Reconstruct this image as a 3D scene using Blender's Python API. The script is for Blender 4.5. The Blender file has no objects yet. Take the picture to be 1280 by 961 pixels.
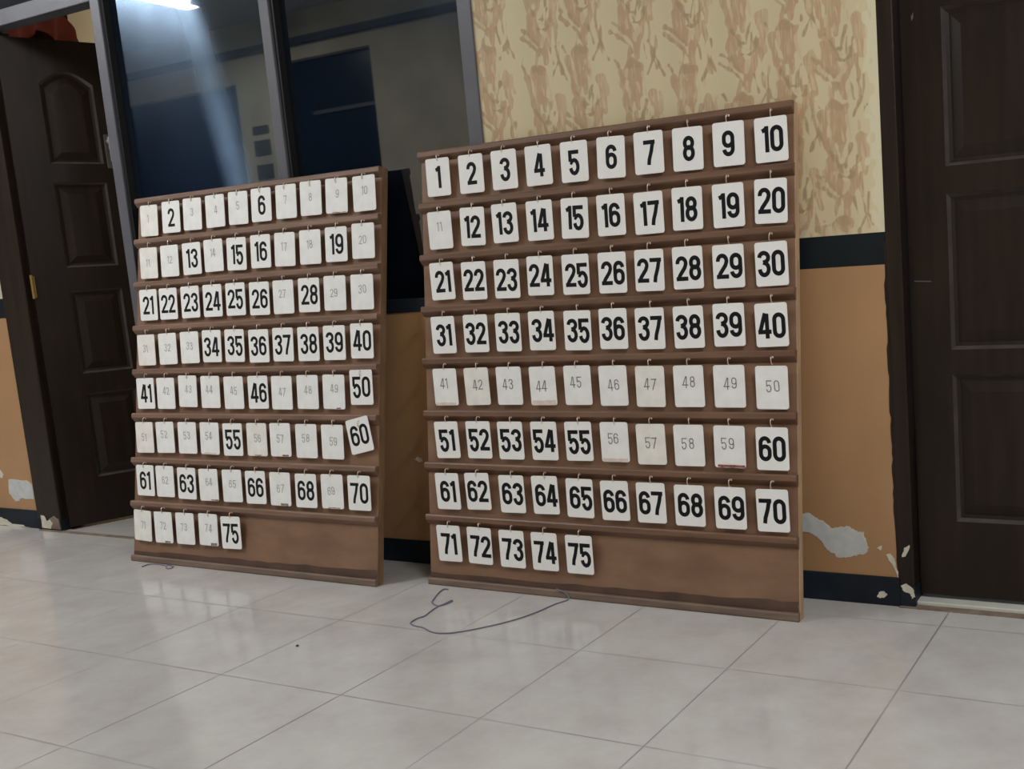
import bpy, bmesh, math, random
import numpy as np
from mathutils import Matrix, Vector
random.seed(7)
S = bpy.context.scene
COL = S.collection

# ------------------------------------------------------------------ camera
cam_d = bpy.data.cameras.new('camera'); cam = bpy.data.objects.new('camera', cam_d); COL.objects.link(cam)
S.camera = cam
cR = Vector((0.893737, 0.443339, -0.068446)); cU = Vector((-0.000732, 0.154022, 0.988067)); cF = Vector((-0.448591, 0.883022, -0.137980))
cam.matrix_world = Matrix(((cR.x, cU.x, -cF.x, 0.5753016), (cR.y, cU.y, -cF.y, -2.5601826), (cR.z, cU.z, -cF.z, 0.9405029), (0, 0, 0, 1)))
cam_d.sensor_fit = 'HORIZONTAL'; cam_d.sensor_width = 36.0
cam_d.lens = 36.0 * 1281.536 / 1280
cam_d.shift_x = -215.873 / 1280; cam_d.shift_y = 23.784 / 1280
cam_d.clip_start = 0.02

# ------------------------------------------------------------------ light and exposure
S.view_settings.view_transform = 'Standard'; S.view_settings.look = 'None'
S.view_settings.gamma = 1.0; S.view_settings.use_curve_mapping = False
S.view_settings.exposure = 0.27
w = bpy.data.worlds.new('world'); S.world = w; w.use_nodes = True
w.node_tree.nodes['Background'].inputs[0].default_value = (0.5, 0.55, 0.65, 1)
w.node_tree.nodes['Background'].inputs[1].default_value = 0.15
TUBES = [(-5.92, -2.18, 1.2, 36), (-3.3, -1.75, 1.2, 40), (1.3, -1.9, 1.2, 56)]      # x, y, length, watts of the ceiling tubes; middle one added for light from the left
CEIL = 3.08
def area(name, loc, sx, sy, watts, col=(1, 1, 1), rot=(0, 0, 0)):
    l = bpy.data.lights.new(name, 'AREA'); l.shape = 'RECTANGLE'; l.size = sx; l.size_y = sy; l.energy = watts; l.color = col
    o = bpy.data.objects.new(name, l); COL.objects.link(o); o.location = loc; o.rotation_euler = rot
    return o
for x, y, L, W in TUBES:
    area('tube_light', (x, y, CEIL - 0.1), 0.12, L, W, (0.97, 0.985, 1.0))
fill_data = bpy.data.lights.new('room_fill', 'POINT'); fill_data.energy = 22; fill_data.color = (1, 0.93, 0.8); fill_data.shadow_soft_size = 0.06  # unseen point light added to brighten the cloth and room wall
bo = bpy.data.objects.new('room_fill', fill_data); COL.objects.link(bo); bo.location = (-5.3, 1.5, 2.45)

# ------------------------------------------------------------------ materials
def mat(name, col, rough=0.6, var=0.0, scale=8.0, spec=0.5, metal=0.0, col2=None, stretch=(1, 1, 1), bump=0.0, coord='Object', detail=4, coat=0.0):
    m = bpy.data.materials.new(name); m.use_nodes = True
    nt = m.node_tree; b = nt.nodes['Principled BSDF']
    b.inputs['Base Color'].default_value = (*col, 1); b.inputs['Roughness'].default_value = rough
    b.inputs['Specular IOR Level'].default_value = spec; b.inputs['Metallic'].default_value = metal
    b.inputs['Coat Weight'].default_value = coat
    if var > 0 or col2:
        tc = nt.nodes.new('ShaderNodeTexCoord'); mp = nt.nodes.new('ShaderNodeMapping'); mp.inputs['Scale'].default_value = stretch
        nz = nt.nodes.new('ShaderNodeTexNoise'); nz.inputs['Scale'].default_value = scale; nz.inputs['Detail'].default_value = detail
        rp = nt.nodes.new('ShaderNodeValToRGB')
        c2 = col2 or tuple(c * (1 - var) for c in col)
        c1 = col if col2 else tuple(min(1, c * (1 + var * 0.5)) for c in col)
        rp.color_ramp.elements[0].color = (*c2, 1); rp.color_ramp.elements[0].position = 0.32
        rp.color_ramp.elements[1].color = (*c1, 1); rp.color_ramp.elements[1].position = 0.68
        nt.links.new(tc.outputs[coord], mp.inputs[0]); nt.links.new(mp.outputs[0], nz.inputs['Vector'])
        nt.links.new(nz.outputs['Fac'], rp.inputs[0]); nt.links.new(rp.outputs[0], b.inputs['Base Color'])
        if bump:
            bp = nt.nodes.new('ShaderNodeBump'); bp.inputs['Strength'].default_value = bump; bp.inputs['Distance'].default_value = 0.002
            nt.links.new(nz.outputs['Fac'], bp.inputs['Height']); nt.links.new(bp.outputs[0], b.inputs['Normal'])
    return m

M = {}
M['card'] = mat('card_white', (0.86, 0.86, 0.85), 0.45, 0.03, 30)
M['card_back'] = mat('card_back', (0.84, 0.84, 0.83), 0.6, 0.07, 22)
M['card_stain'] = mat('card_back_yellowed', (0.82, 0.80, 0.76), 0.6, 0.10, 22)
M['ink'] = mat('black_ink', (0.006, 0.007, 0.010), 0.5, spec=0.2)
M['pencil'] = mat('pencil', (0.12, 0.12, 0.13), 0.7)
M['faint'] = mat('faint_pencil', (0.34, 0.34, 0.35), 0.7)
M['panel'] = mat('varnished_plywood', (0.248, 0.138, 0.086), 0.42, 0.0, 5, col2=(0.165, 0.087, 0.052), stretch=(1, 2.2, 1), detail=6)
M['rail'] = mat('rail_wood', (0.180, 0.094, 0.057), 0.42, 0.0, 9, col2=(0.105, 0.053, 0.032), stretch=(0.6, 6, 6), detail=6)
M['rail_pale'] = mat('worn_rail_wood', (0.225, 0.130, 0.090), 0.5, 0.0, 9, col2=(0.135, 0.073, 0.047), stretch=(0.6, 6, 6), detail=6)
M['edge'] = mat('pale_board_edge', (0.50, 0.33, 0.20), 0.6, 0.25, 14, stretch=(3, 0.5, 3))  # paler edge colour, right board
M['edge_dark'] = mat('dark_board_edge', (0.20, 0.115, 0.06), 0.6, 0.3, 14, stretch=(3, 0.5, 3))  # darker edge colour, left board
M['foot'] = mat('dusty_foot_rail', (0.17, 0.115, 0.085), 0.6, 0.3, 12, stretch=(0.6, 4, 4))
M['hook'] = mat('brass_hook', (0.72, 0.60, 0.52), 0.3, metal=0.75)
M['tan'] = mat('tan_wall_paint', (0.40, 0.225, 0.108), 0.42, 0.10, 3)
M['black_band'] = mat('black_wall_paint', (0.007, 0.011, 0.015), 0.5, 0.3, 9, spec=0.22)
M['skirt'] = mat('navy_black_skirting', (0.010, 0.015, 0.024), 0.55, 0.5, 7, spec=0.25)
M['plaster'] = mat('bare_plaster', (0.52, 0.53, 0.535), 0.85, 0.12, 26)
M['plaster_edge'] = mat('flaked_paint_edge', (0.60, 0.56, 0.48), 0.8, 0.15, 40)
M['frame'] = mat('grey_window_frame', (0.105, 0.105, 0.125), 0.38, 0.15, 6)
M['door'] = mat('dark_door_wood', (0.0165, 0.0095, 0.007), 0.36, 0.35, 4, stretch=(8, 1, 0.8), spec=0.28)
M['jamb'] = mat('dark_jamb_wood', (0.018, 0.0105, 0.008), 0.34, 0.35, 5, stretch=(8, 8, 0.8), spec=0.3)
M['ledge_shine'] = mat('moulding_highlight', (0.062, 0.053, 0.050), 0.20, 0.3, 12)  # lighter, glossier edge that paints in the panels' highlight lines
M['strip_black'] = mat('near_black', (0.004, 0.004, 0.006), 0.6)
M['silver'] = mat('dull_silver', (0.55, 0.54, 0.52), 0.38, metal=0.7)
M['plate'] = mat('tarnished_plate', (0.10, 0.09, 0.075), 0.4, metal=0.4)
M['brass'] = mat('old_brass', (0.30, 0.18, 0.05), 0.45, metal=0.5)
M['wire'] = mat('grey_purple_cable', (0.15, 0.15, 0.21), 0.5)
M['red'] = mat('red_cloth', (0.42, 0.095, 0.08), 0.8, 0.2, 9)
M['maroon'] = mat('maroon_cloth', (0.06, 0.018, 0.03), 0.85, 0.2, 9)
M['room'] = mat('beige_room_wall', (0.60, 0.52, 0.36), 0.8, 0.06, 4)
M['cream'] = mat('cream_wall_paint', (0.48, 0.45, 0.36), 0.8, 0.08, 2)
M['ceil'] = mat('ceiling_board', (0.55, 0.55, 0.55), 0.85, 0.05, 3)
M['opp'] = mat('grey_cream_wall', (0.56, 0.51, 0.37), 0.8, 0.2, 2.2)
M['dark_glass'] = mat('dark_opposite_glass', (0.008, 0.014, 0.024), 0.3, spec=0.2)
M['blue_glass'] = mat('navy_opposite_glass', (0.010, 0.028, 0.085), 0.3, spec=0.2)
M['beam'] = mat('dark_beam', (0.03, 0.03, 0.04), 0.6)
M['lampbody'] = mat('white_enamel', (0.8, 0.8, 0.8), 0.4)
M['sill'] = mat('white_threshold_tile', (0.56, 0.55, 0.50), 0.3, 0.06, 8)
M['grime'] = mat('brown_grout_grime', (0.20, 0.15, 0.11), 0.8, 0.35, 25)
M['red_tape'] = mat('red_brown_tape', (0.30, 0.09, 0.08), 0.6, 0.5, 120)
M['grey_tape'] = mat('grey_tape_scrap', (0.22, 0.20, 0.18), 0.6, 0.4, 120)
M['pink'] = mat('pink_ink_stain', (0.72, 0.60, 0.56), 0.6, 0.1, 40)
M['crumb'] = mat('dark_crumb', (0.05, 0.03, 0.03), 0.8)

def emat(name, col, s):
    m = bpy.data.materials.new(name); m.use_nodes = True; nt = m.node_tree
    for n in list(nt.nodes): nt.nodes.remove(n)
    e = nt.nodes.new('ShaderNodeEmission'); e.inputs[0].default_value = (*col, 1); e.inputs[1].default_value = s
    o = nt.nodes.new('ShaderNodeOutputMaterial'); nt.links.new(e.outputs[0], o.inputs[0]); return m
M['tube'] = emat('glowing_tube', (0.9, 0.96, 1.0), 40)

def floor_mat():
    m = bpy.data.materials.new('glazed_floor_tiles'); m.use_nodes = True; nt = m.node_tree; N = nt.nodes; Lk = nt.links
    b = N['Principled BSDF']
    g = N.new('ShaderNodeNewGeometry'); sp = N.new('ShaderNodeSeparateXYZ'); Lk.new(g.outputs['Position'], sp.inputs[0])
    def math_(op, a, bb=None, c=None):
        n = N.new('ShaderNodeMath'); n.operation = op
        for i, v in enumerate((a, bb, c)):
            if v is None: continue
            if isinstance(v, (int, float)): n.inputs[i].default_value = v
            else: Lk.new(v, n.inputs[i])
        return n.outputs[0]
    T = 0.4; ca, sa = math.cos(0.0037), math.sin(0.0037)
    y = math_('ADD', sp.outputs[1], 0.115)
    xr = math_('ADD', math_('MULTIPLY', sp.outputs[0], ca), math_('MULTIPLY', y, -sa))
    yr = math_('ADD', math_('MULTIPLY', sp.outputs[0], -sa), math_('MULTIPLY', y, ca))
    def line(c):
        f = math_('FRACT', math_('DIVIDE', math_('ADD', c, 40.0), T))
        d = math_('MULTIPLY', math_('MINIMUM', f, math_('SUBTRACT', 1.0, f)), T)
        n = N.new('ShaderNodeMapRange'); n.inputs['From Min'].default_value = 0.0009; n.inputs['From Max'].default_value = 0.0028
        n.inputs['To Min'].default_value = 1; n.inputs['To Max'].default_value = 0; Lk.new(d, n.inputs['Value']); return n.outputs[0]
    lx, ly = line(xr), line(yr)
    grout = math_('MAXIMUM', lx, math_('MULTIPLY', ly, 0.8))
    # wear varies along the joints
    nw = N.new('ShaderNodeTexNoise'); nw.inputs['Scale'].default_value = 2.3; Lk.new(g.outputs['Position'], nw.inputs['Vector'])
    wr = N.new('ShaderNodeMapRange'); wr.inputs['From Min'].default_value = 0.35; wr.inputs['From Max'].default_value = 0.6
    wr.inputs['To Min'].default_value = 0.45; wr.inputs['To Max'].default_value = 1.0; Lk.new(nw.outputs['Fac'], wr.inputs['Value'])
    gf = math_('MULTIPLY', grout, wr.outputs[0])
    nz = N.new('ShaderNodeTexNoise'); nz.inputs['Scale'].default_value = 5.5; nz.inputs['Detail'].default_value = 6; nz.inputs['Roughness'].default_value = 0.65
    Lk.new(g.outputs['Position'], nz.inputs['Vector'])
    rp = N.new('ShaderNodeValToRGB'); e = rp.color_ramp.elements
    e[0].position = 0.36; e[0].color = (0.458, 0.430, 0.410, 1); e[1].position = 0.66; e[1].color = (0.535, 0.517, 0.497, 1)
    Lk.new(nz.outputs['Fac'], rp.inputs[0])
    mx = N.new('ShaderNodeMix'); mx.data_type = 'RGBA'; Lk.new(gf, mx.inputs['Factor']); Lk.new(rp.outputs[0], mx.inputs['A'])
    mx.inputs['B'].default_value = (0.20, 0.18, 0.165, 1)
    Lk.new(mx.outputs['Result'], b.inputs['Base Color'])
    n2 = N.new('ShaderNodeTexNoise'); n2.inputs['Scale'].default_value = 3.0; n2.inputs['Detail'].default_value = 5; Lk.new(g.outputs['Position'], n2.inputs['Vector'])
    r2 = N.new('ShaderNodeMapRange'); r2.inputs['From Min'].default_value = 0.3; r2.inputs['From Max'].default_value = 0.7
    r2.inputs['To Min'].default_value = 0.11; r2.inputs['To Max'].default_value = 0.21; Lk.new(n2.outputs['Fac'], r2.inputs['Value'])
    Lk.new(math_('ADD', r2.outputs[0], math_('MULTIPLY', gf, 0.4)), b.inputs['Roughness'])
    b.inputs['Specular IOR Level'].default_value = 0.5
    bp = N.new('ShaderNodeBump'); bp.inputs['Strength'].default_value = 0.4; bp.inputs['Distance'].default_value = 0.001; bp.invert = True
    Lk.new(gf, bp.inputs['Height']); Lk.new(bp.outputs[0], b.inputs['Normal'])
    return m
M['floor'] = floor_mat()

GLARE_LINE = (-2.45, 1.45, -0.24)  # course of the lamp glare streak put into the left pane
def glass_mat(lo, hi, with_glare=False):
    # dark tinted reflective window glass; its dusty blue lobe adds lamp haze
    m = bpy.data.materials.new('dark_tinted_glass'); m.use_nodes = True; nt = m.node_tree; N = nt.nodes; Lk = nt.links
    b = N['Principled BSDF']; b.inputs['Base Color'].default_value = (0.0025, 0.0055, 0.012, 1); b.inputs['Roughness'].default_value = 0.02
    b.inputs['IOR'].default_value = 2.0
    tc = N.new('ShaderNodeTexCoord'); nz = N.new('ShaderNodeTexNoise'); nz.inputs['Scale'].default_value = 3.0; nz.inputs['Detail'].default_value = 5
    Lk.new(tc.outputs['Object'], nz.inputs['Vector'])
    gl = N.new('ShaderNodeBsdfAnisotropic'); gl.inputs['Color'].default_value = (0.55, 0.75, 1.0, 1); gl.inputs['Roughness'].default_value = 0.115; gl.inputs['Anisotropy'].default_value = 0.7
    tg = N.new('ShaderNodeTangent'); tg.direction_type = 'RADIAL'; tg.axis = 'Z'; Lk.new(tg.outputs[0], gl.inputs['Tangent'])
    mr = N.new('ShaderNodeMapRange'); mr.inputs['From Min'].default_value = 0.3; mr.inputs['From Max'].default_value = 0.7
    mr.inputs['To Min'].default_value = lo; mr.inputs['To Max'].default_value = hi; Lk.new(nz.outputs['Fac'], mr.inputs['Value'])
    ms = N.new('ShaderNodeMixShader'); Lk.new(mr.outputs[0], ms.inputs[0]); Lk.new(b.outputs[0], ms.inputs[1]); Lk.new(gl.outputs[0], ms.inputs[2])
    out = ms.outputs[0]
    if with_glare:
        # added streak imitating lens glare from the lamp, slanting down the pane
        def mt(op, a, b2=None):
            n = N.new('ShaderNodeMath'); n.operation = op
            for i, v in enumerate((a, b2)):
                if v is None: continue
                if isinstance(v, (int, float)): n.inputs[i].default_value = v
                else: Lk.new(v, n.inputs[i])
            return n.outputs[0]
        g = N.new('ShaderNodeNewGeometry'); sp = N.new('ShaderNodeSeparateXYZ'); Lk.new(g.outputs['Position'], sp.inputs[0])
        cx = mt('ADD', GLARE_LINE[0], mt('MULTIPLY', mt('SUBTRACT', sp.outputs[2], GLARE_LINE[1]), GLARE_LINE[2]))
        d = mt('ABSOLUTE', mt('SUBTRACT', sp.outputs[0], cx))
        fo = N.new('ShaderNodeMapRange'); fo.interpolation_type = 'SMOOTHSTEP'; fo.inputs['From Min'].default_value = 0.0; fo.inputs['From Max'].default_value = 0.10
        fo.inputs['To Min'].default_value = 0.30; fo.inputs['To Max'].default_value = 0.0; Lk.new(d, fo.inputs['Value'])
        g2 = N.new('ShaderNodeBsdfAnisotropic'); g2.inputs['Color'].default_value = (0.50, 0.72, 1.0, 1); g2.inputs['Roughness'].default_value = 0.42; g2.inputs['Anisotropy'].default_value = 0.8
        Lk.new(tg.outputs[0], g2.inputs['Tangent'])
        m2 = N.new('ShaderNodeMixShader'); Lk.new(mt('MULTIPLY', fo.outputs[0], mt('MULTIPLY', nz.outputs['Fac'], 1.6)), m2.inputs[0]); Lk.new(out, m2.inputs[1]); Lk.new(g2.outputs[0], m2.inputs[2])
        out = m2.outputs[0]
    Lk.new(out, N['Material Output'].inputs[0])
    return m
M['glass'] = glass_mat(0.004, 0.014)            # little haze, no streak
M['glare_glass'] = glass_mat(0.06, 0.12, True)      # dusty pane with lamp haze and the added glare streak

# ------------------------------------------------------------------ mesh helpers
def obj(name, bm, mats, parent=None, smooth=False, bevel=0.0):
    bmesh.ops.recalc_face_normals(bm, faces=bm.faces[:])
    me = bpy.data.meshes.new(name); bm.to_mesh(me); bm.free()
    if not isinstance(mats, (list, tuple)): mats = [mats]
    for m in mats: me.materials.append(m)
    if smooth:
        for p in me.polygons: p.use_smooth = True
    o = bpy.data.objects.new(name, me); COL.objects.link(o)
    if parent: o.parent = parent
    if bevel:
        md = o.modifiers.new('bevel', 'BEVEL'); md.width = bevel; md.segments = 2; md.limit_method = 'ANGLE'
    return o
def box(bm, x0, x1, y0, y1, z0, z1, mi=0):
    v = [bm.verts.new(p) for p in ((x0, y0, z0), (x1, y0, z0), (x1, y1, z0), (x0, y1, z0), (x0, y0, z1), (x1, y0, z1), (x1, y1, z1), (x0, y1, z1))]
    for f in ((0, 3, 2, 1), (4, 5, 6, 7), (0, 1, 5, 4), (1, 2, 6, 5), (2, 3, 7, 6), (3, 0, 4, 7)):
        fc = bm.faces.new([v[i] for i in f]); fc.material_index = mi
    return v
def prism(bm, pts, d0, d1, axis='y', mi=0):
    # outline pts (a, b) in the x-z plane, from y=d0 to y=d1 (or x-y plane, from z=d0 to z=d1)
    mk = (lambda p, d: (p[0], d, p[1])) if axis == 'y' else (lambda p, d: (p[0], p[1], d))
    A = [bm.verts.new(mk(p, d0)) for p in pts]; B = [bm.verts.new(mk(p, d1)) for p in pts]
    n = len(pts)
    fs = [bm.faces.new(A), bm.faces.new(B[::-1])]
    for i in range(n): fs.append(bm.faces.new((A[i], B[i], B[(i + 1) % n], A[(i + 1) % n])))
    for f in fs: f.material_index = mi
def tube(bm, pts, r, seg=8):
    pts = [Vector(p) for p in pts]; rings = []
    up = Vector((0.13, 0.21, 1)).normalized()
    for i, p in enumerate(pts):
        t = (pts[min(i + 1, len(pts) - 1)] - pts[max(i - 1, 0)]).normalized()
        a = t.cross(up)
        if a.length < 1e-3: a = t.cross(Vector((1, 0, 0)))
        a.normalize(); b = a.cross(t).normalized(); up = b
        rr = r[i] if isinstance(r, (list, tuple)) else r
        rings.append([bm.verts.new(p + (a * math.cos(2 * math.pi * k / seg) + b * math.sin(2 * math.pi * k / seg)) * rr) for k in range(seg)])
    for i in range(len(rings) - 1):
        for k in range(seg): bm.faces.new((rings[i][k], rings[i][(k + 1) % seg], rings[i + 1][(k + 1) % seg], rings[i + 1][k]))
    bm.faces.new(rings[0][::-1]); bm.faces.new(rings[-1])
def smooth_path(P, n=6):
    P = [Vector(p) for p in P]; out = []
    for i in range(len(P) - 1):
        p0, p1, p2, p3 = P[max(i - 1, 0)], P[i], P[i + 1], P[min(i + 2, len(P) - 1)]
        for k in range(n):
            t = k / n
            out.append(0.5 * ((2 * p1) + (p2 - p0) * t + (2 * p0 - 5 * p1 + 4 * p2 - p3) * t * t + (3 * p1 - p0 - 3 * p2 + p3) * t ** 3))
    out.append(P[-1]); return out
def empty(name, loc=(0, 0, 0), mw=None):
    o = bpy.data.objects.new(name, None); COL.objects.link(o); o.empty_display_size = 0.05
    if mw is not None: o.matrix_world = mw
    else: o.location = loc
    return o
def tag(o, label, cat, group=None):
    o['label'] = label; o['category'] = cat
    if group: o['group'] = group
    return o
def struct(o): o['kind'] = 'structure'; return o

# ------------------------------------------------------------------ room shell
Z_TAN0, Z_TAN1, Z_BAND = 0.078, 0.896, 0.977
bm = bmesh.new(); box(bm, -9.2, 3.6, -3.75, 3.0, -0.06, 0.0); struct(obj('floor', bm, M['floor']))
bm = bmesh.new(); box(bm, -9.2, 3.6, -3.75, 3.0, CEIL, CEIL + 0.06); struct(obj('ceiling', bm, M['ceil']))
bm = bmesh.new(); box(bm, -9.26, -9.2, -3.75, 3.0, 0, CEIL); struct(obj('wall_left', bm, M['cream']))
bm = bmesh.new(); box(bm, 3.6, 3.66, -3.75, 3.0, 0, CEIL); struct(obj('wall_right', bm, M['cream']))

# roller-printed floral paper above the black band, painted into the wall's colour attribute
def paper_colors(x0, x1, z0, z1, step):
    nx, nz = int((x1 - x0) / step) + 1, int((z1 - z0) / step) + 1
    X, Z = np.meshgrid(np.linspace(x0, x1, nx), np.linspace(z0, z1, nz))
    base = np.array((0.60, 0.51, 0.325)); mid = np.array((0.475, 0.318, 0.188)); dk = np.array((0.385, 0.275, 0.150)); lt = np.array((0.58, 0.45, 0.29))
    img = np.ones((nz, nx, 3)) * base
    rng = np.random.RandomState(3)
    wob = np.zeros_like(X)
    for _ in range(14):
        a, b_, p = rng.uniform(60, 260), rng.uniform(30, 120), rng.uniform(0, 6.28)
        wob += np.sin(X * a * rng.choice([-1, 1]) + Z * b_ + p)
    wob *= 0.0009
    br = rng.rand(nz, nx)
    for _ in range(2):
        br = sum(np.roll(br, q, 0) for q in range(-6, 7)) / 13.0
    br = (br + np.roll(br, 1, 1)) / 2
    br = (br - br.mean()) / br.std()
    brush = np.clip(0.88 - 0.20 * br, 0.2, 1.0)
    def put(mask, col, k=1.0):
        m = np.clip(mask, 0, 1)[..., None] * k
        img[:] = img * (1 - m) + col * m
    def region(x, z, r):
        i0, i1 = np.searchsorted(X[0], [x - r, x + r]); j0, j1 = np.searchsorted(Z[:, 0], [z - r, z + r])
        return slice(j0, j1), slice(i0, i1)
    soft = 0.0022
    def stroke(cx, cz, pts, w0, w1, col, k=1.0):
        sl = region(cx, cz, 0.16)
        xs, zs, wb = X[sl], Z[sl], wob[sl]
        if xs.size == 0: return
        best = np.full(xs.shape, 9.0)
        pts = [(px * 1.14, pz * 1.10) for px, pz in pts]; w0 *= 1.12; w1 *= 1.12
        n = len(pts) - 1
        for i in range(n):
            ax, az = pts[i]; bx, bz = pts[i + 1]
            ax += cx; bx += cx; az += cz; bz += cz
            dx, dz = bx - ax, bz - az; t = np.clip(((xs - ax) * dx + (zs - az) * dz) / (dx * dx + dz * dz + 1e-9), 0, 1)
            w = w0 + (w1 - w0) * (i + t) / n
            best = np.minimum(best, np.hypot(xs - ax - dx * t, zs - az - dz * t) - w)
        m = (np.clip(0.5 - (best + wb + 0.0012 * (brush[sl] - 0.8)) / soft, 0, 1) * brush[sl])[..., None] * k
        img[sl] = img[sl] * (1 - m) + col * m
    J = lambda s=0.002: rng.uniform(-s, s)
    def tulip(x, z):
        stroke(x, z, [(-0.006, 0.036 + J()), (-0.004, -0.030)], 0.024, 0.012, mid)
        stroke(x, z, [(0.012, 0.040), (0.008, -0.035)], 0.012, 0.006, mid)
        stroke(x, z, [(-0.040, 0.030), (-0.034, -0.004), (-0.022, -0.058)], 0.011, 0.004, mid)
        stroke(x, z, [(-0.010, 0.048), (0.010, 0.044)], 0.010, 0.010, dk * 0.55 + mid * 0.45)
        stroke(x, z, [(0.006, -0.03), (0.004, -0.058)], 0.011, 0.005, mid)
        stroke(x, z, [(-0.023, 0.035), (-0.019, -0.035)], 0.0022, 0.0015, lt)
        stroke(x, z, [(0.004, 0.0), (0.010, -0.035)], 0.0018, 0.001, lt)
        stroke(x, z, [(0.020, 0.022), (0.026, -0.03)], 0.0035, 0.002, lt)
        stroke(x, z, [(-0.022, -0.055), (-0.002, -0.088), (0.010, -0.118)], 0.0038, 0.0018, dk)
        stroke(x, z, [(0.026, -0.045), (0.016, -0.075), (0.012, -0.095)], 0.004, 0.0016, dk)
        stroke(x, z, [(0.034, 0.018), (0.058, 0.060), (0.062, 0.105)], 0.0035, 0.0018, dk)
        stroke(x, z, [(0.058, 0.058), (0.078, 0.010)], 0.0035, 0.0020, dk)
        stroke(x, z, [(0.062, -0.03), (0.066, -0.072)], 0.006, 0.005, mid * 0.6 + base * 0.4)
        stroke(x, z, [(-0.052, 0.062), (-0.044, 0.046)], 0.003, 0.003, dk)
    def hand(x, z):
        stroke(x, z, [(-0.030, 0.055 + J()), (-0.028, 0.010), (-0.010, -0.012)], 0.011, 0.010, mid)
        stroke(x, z, [(-0.012, 0.062), (-0.010, 0.015)], 0.007, 0.009, mid)
        stroke(x, z, [(-0.014, 0.008), (0.010, -0.030)], 0.017, 0.010, mid)
        stroke(x, z, [(0.030, 0.036), (0.026, 0.0), (0.008, -0.040)], 0.009, 0.010, mid)
        stroke(x, z, [(0.006, -0.034), (0.008, -0.066)], 0.010, 0.008, mid)
        stroke(x, z, [(-0.060, 0.006), (-0.036, -0.010), (-0.010, -0.036), (-0.006, -0.05)], 0.006, 0.003, dk * 0.5 + mid * 0.5)
        stroke(x, z, [(-0.056, 0.026), (-0.034, 0.010), (-0.004, -0.026)], 0.005, 0.003, dk * 0.5 + mid * 0.5)
        stroke(x, z, [(-0.008, 0.044), (0.010, 0.042)], 0.0042, 0.003, dk)
        stroke(x, z, [(-0.004, 0.020), (0.014, 0.016), (0.028, 0.024)], 0.0040, 0.003, dk)
        stroke(x, z, [(0.010, 0.000), (0.002, -0.020)], 0.0085, 0.004, lt)
        stroke(x, z, [(0.004, 0.034), (0.010, 0.028)], 0.004, 0.004, lt)
        stroke(x, z, [(-0.044, 0.006), (-0.012, -0.024)], 0.0018, 0.0012, lt)
        stroke(x, z, [(-0.018, 0.05), (-0.014, 0.008)], 0.0016, 0.0012, lt)
        stroke(x, z, [(0.030, 0.040), (0.046, 0.056)], 0.0028, 0.0018, dk)
        stroke(x, z, [(0.022, 0.066), (0.018, 0.028)], 0.0022, 0.0018, dk)
        stroke(x, z, [(0.036, 0.062), (0.030, 0.03)], 0.0022, 0.0018, dk)
        stroke(x, z, [(0.042, 0.022), (0.044, -0.030)], 0.0055, 0.004, mid * 0.7 + dk * 0.3)
        stroke(x, z, [(-0.012, -0.040), (-0.020, -0.070)], 0.005, 0.004, mid)
        stroke(x, z, [(0.024, -0.030), (0.032, -0.072)], 0.0028, 0.0018, dk)
        stroke(x, z, [(0.042, -0.03), (0.052, -0.075), (0.056, -0.10)], 0.0040, 0.0020, dk * 0.6 + mid * 0.4)
        stroke(x, z, [(-0.002, -0.075), (0.004, -0.082)], 0.004, 0.004, dk)
    # each entry: column x, height of the upper flower head on this pass of the roller
    cols = [(-1.285, 1.680), (-1.108, 1.598), (-0.968, 1.632), (-0.806, 1.569), (-0.642, 1.534), (-0.484, 1.438), (-0.355, 1.600), (-0.230, 1.388)]
    P = 0.286
    for x, zt in cols:
        for k in range(-2, 5):
            z = zt + k * P
            if z0 - 0.05 < z < z1 + 0.1: hand(x + J(0.004), z)
            za = z - 0.140
            if z0 - 0.05 < za < z1 + 0.1: tulip(x - 0.004 + J(0.004), za)
            zb = z + 0.055
            stroke(x + 0.05, zb, [(0.0, 0.05), (0.008, -0.03)], 0.014, 0.007, mid, 0.9)
            stroke(x - 0.03, zb + 0.01, [(0.0, 0.04), (0.004, -0.02)], 0.014, 0.008, mid, 0.9)
            stroke(x + 0.052, zb, [(-0.002, 0.04), (0.004, -0.02)], 0.0020, 0.0015, lt, 0.9)
    for x, zt in cols:
        for k in range(-2, 4):
            for q in range(7):
                px, pz = x + rng.uniform(-0.075, 0.075), zt + k * P + rng.uniform(-0.14, 0.14); ln = rng.uniform(0.008, 0.022); tl = rng.uniform(-0.006, 0.006)
                stroke(px, pz, [(0, 0), (tl, -ln)], rng.uniform(0.0015, 0.005), 0.0015, [lt, dk * 0.5 + base * 0.5, mid][q % 3], 0.8)
    # bare strip where the paint stops at the door jamb and above the band
    put(np.clip((X - (-0.160 + wob * 4)) / 0.006, 0, 1), np.array((0.64, 0.58, 0.42)), 0.85)
    put(np.clip((0.992 + wob * 4 - Z) / 0.006, 0, 1), np.array((0.62, 0.53, 0.36)), 0.7)
    img *= (1 + 0.03 * np.sin(X * 41 + 1.3)[..., None])
    return nx, nz, X, Z, img
def paper_mat():
    m = bpy.data.materials.new('floral_wall_paint'); m.use_nodes = True; nt = m.node_tree; b = nt.nodes['Principled BSDF']
    a = nt.nodes.new('ShaderNodeVertexColor'); a.layer_name = 'pattern'
    nt.links.new(a.outputs[0], b.inputs['Base Color']); b.inputs['Roughness'].default_value = 0.55
    return m
M['paper'] = paper_mat()
wall = empty('wall_back'); struct(wall)
nx, nz, X, Z, img = paper_colors(-1.335, -0.130, Z_BAND, 1.86, 0.0017)
me = bpy.data.meshes.new('floral_panel')
vs = np.stack([X.ravel(), np.full(X.size, 0.0), Z.ravel()], 1)
idx = np.arange(nx * nz).reshape(nz, nx)
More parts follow.
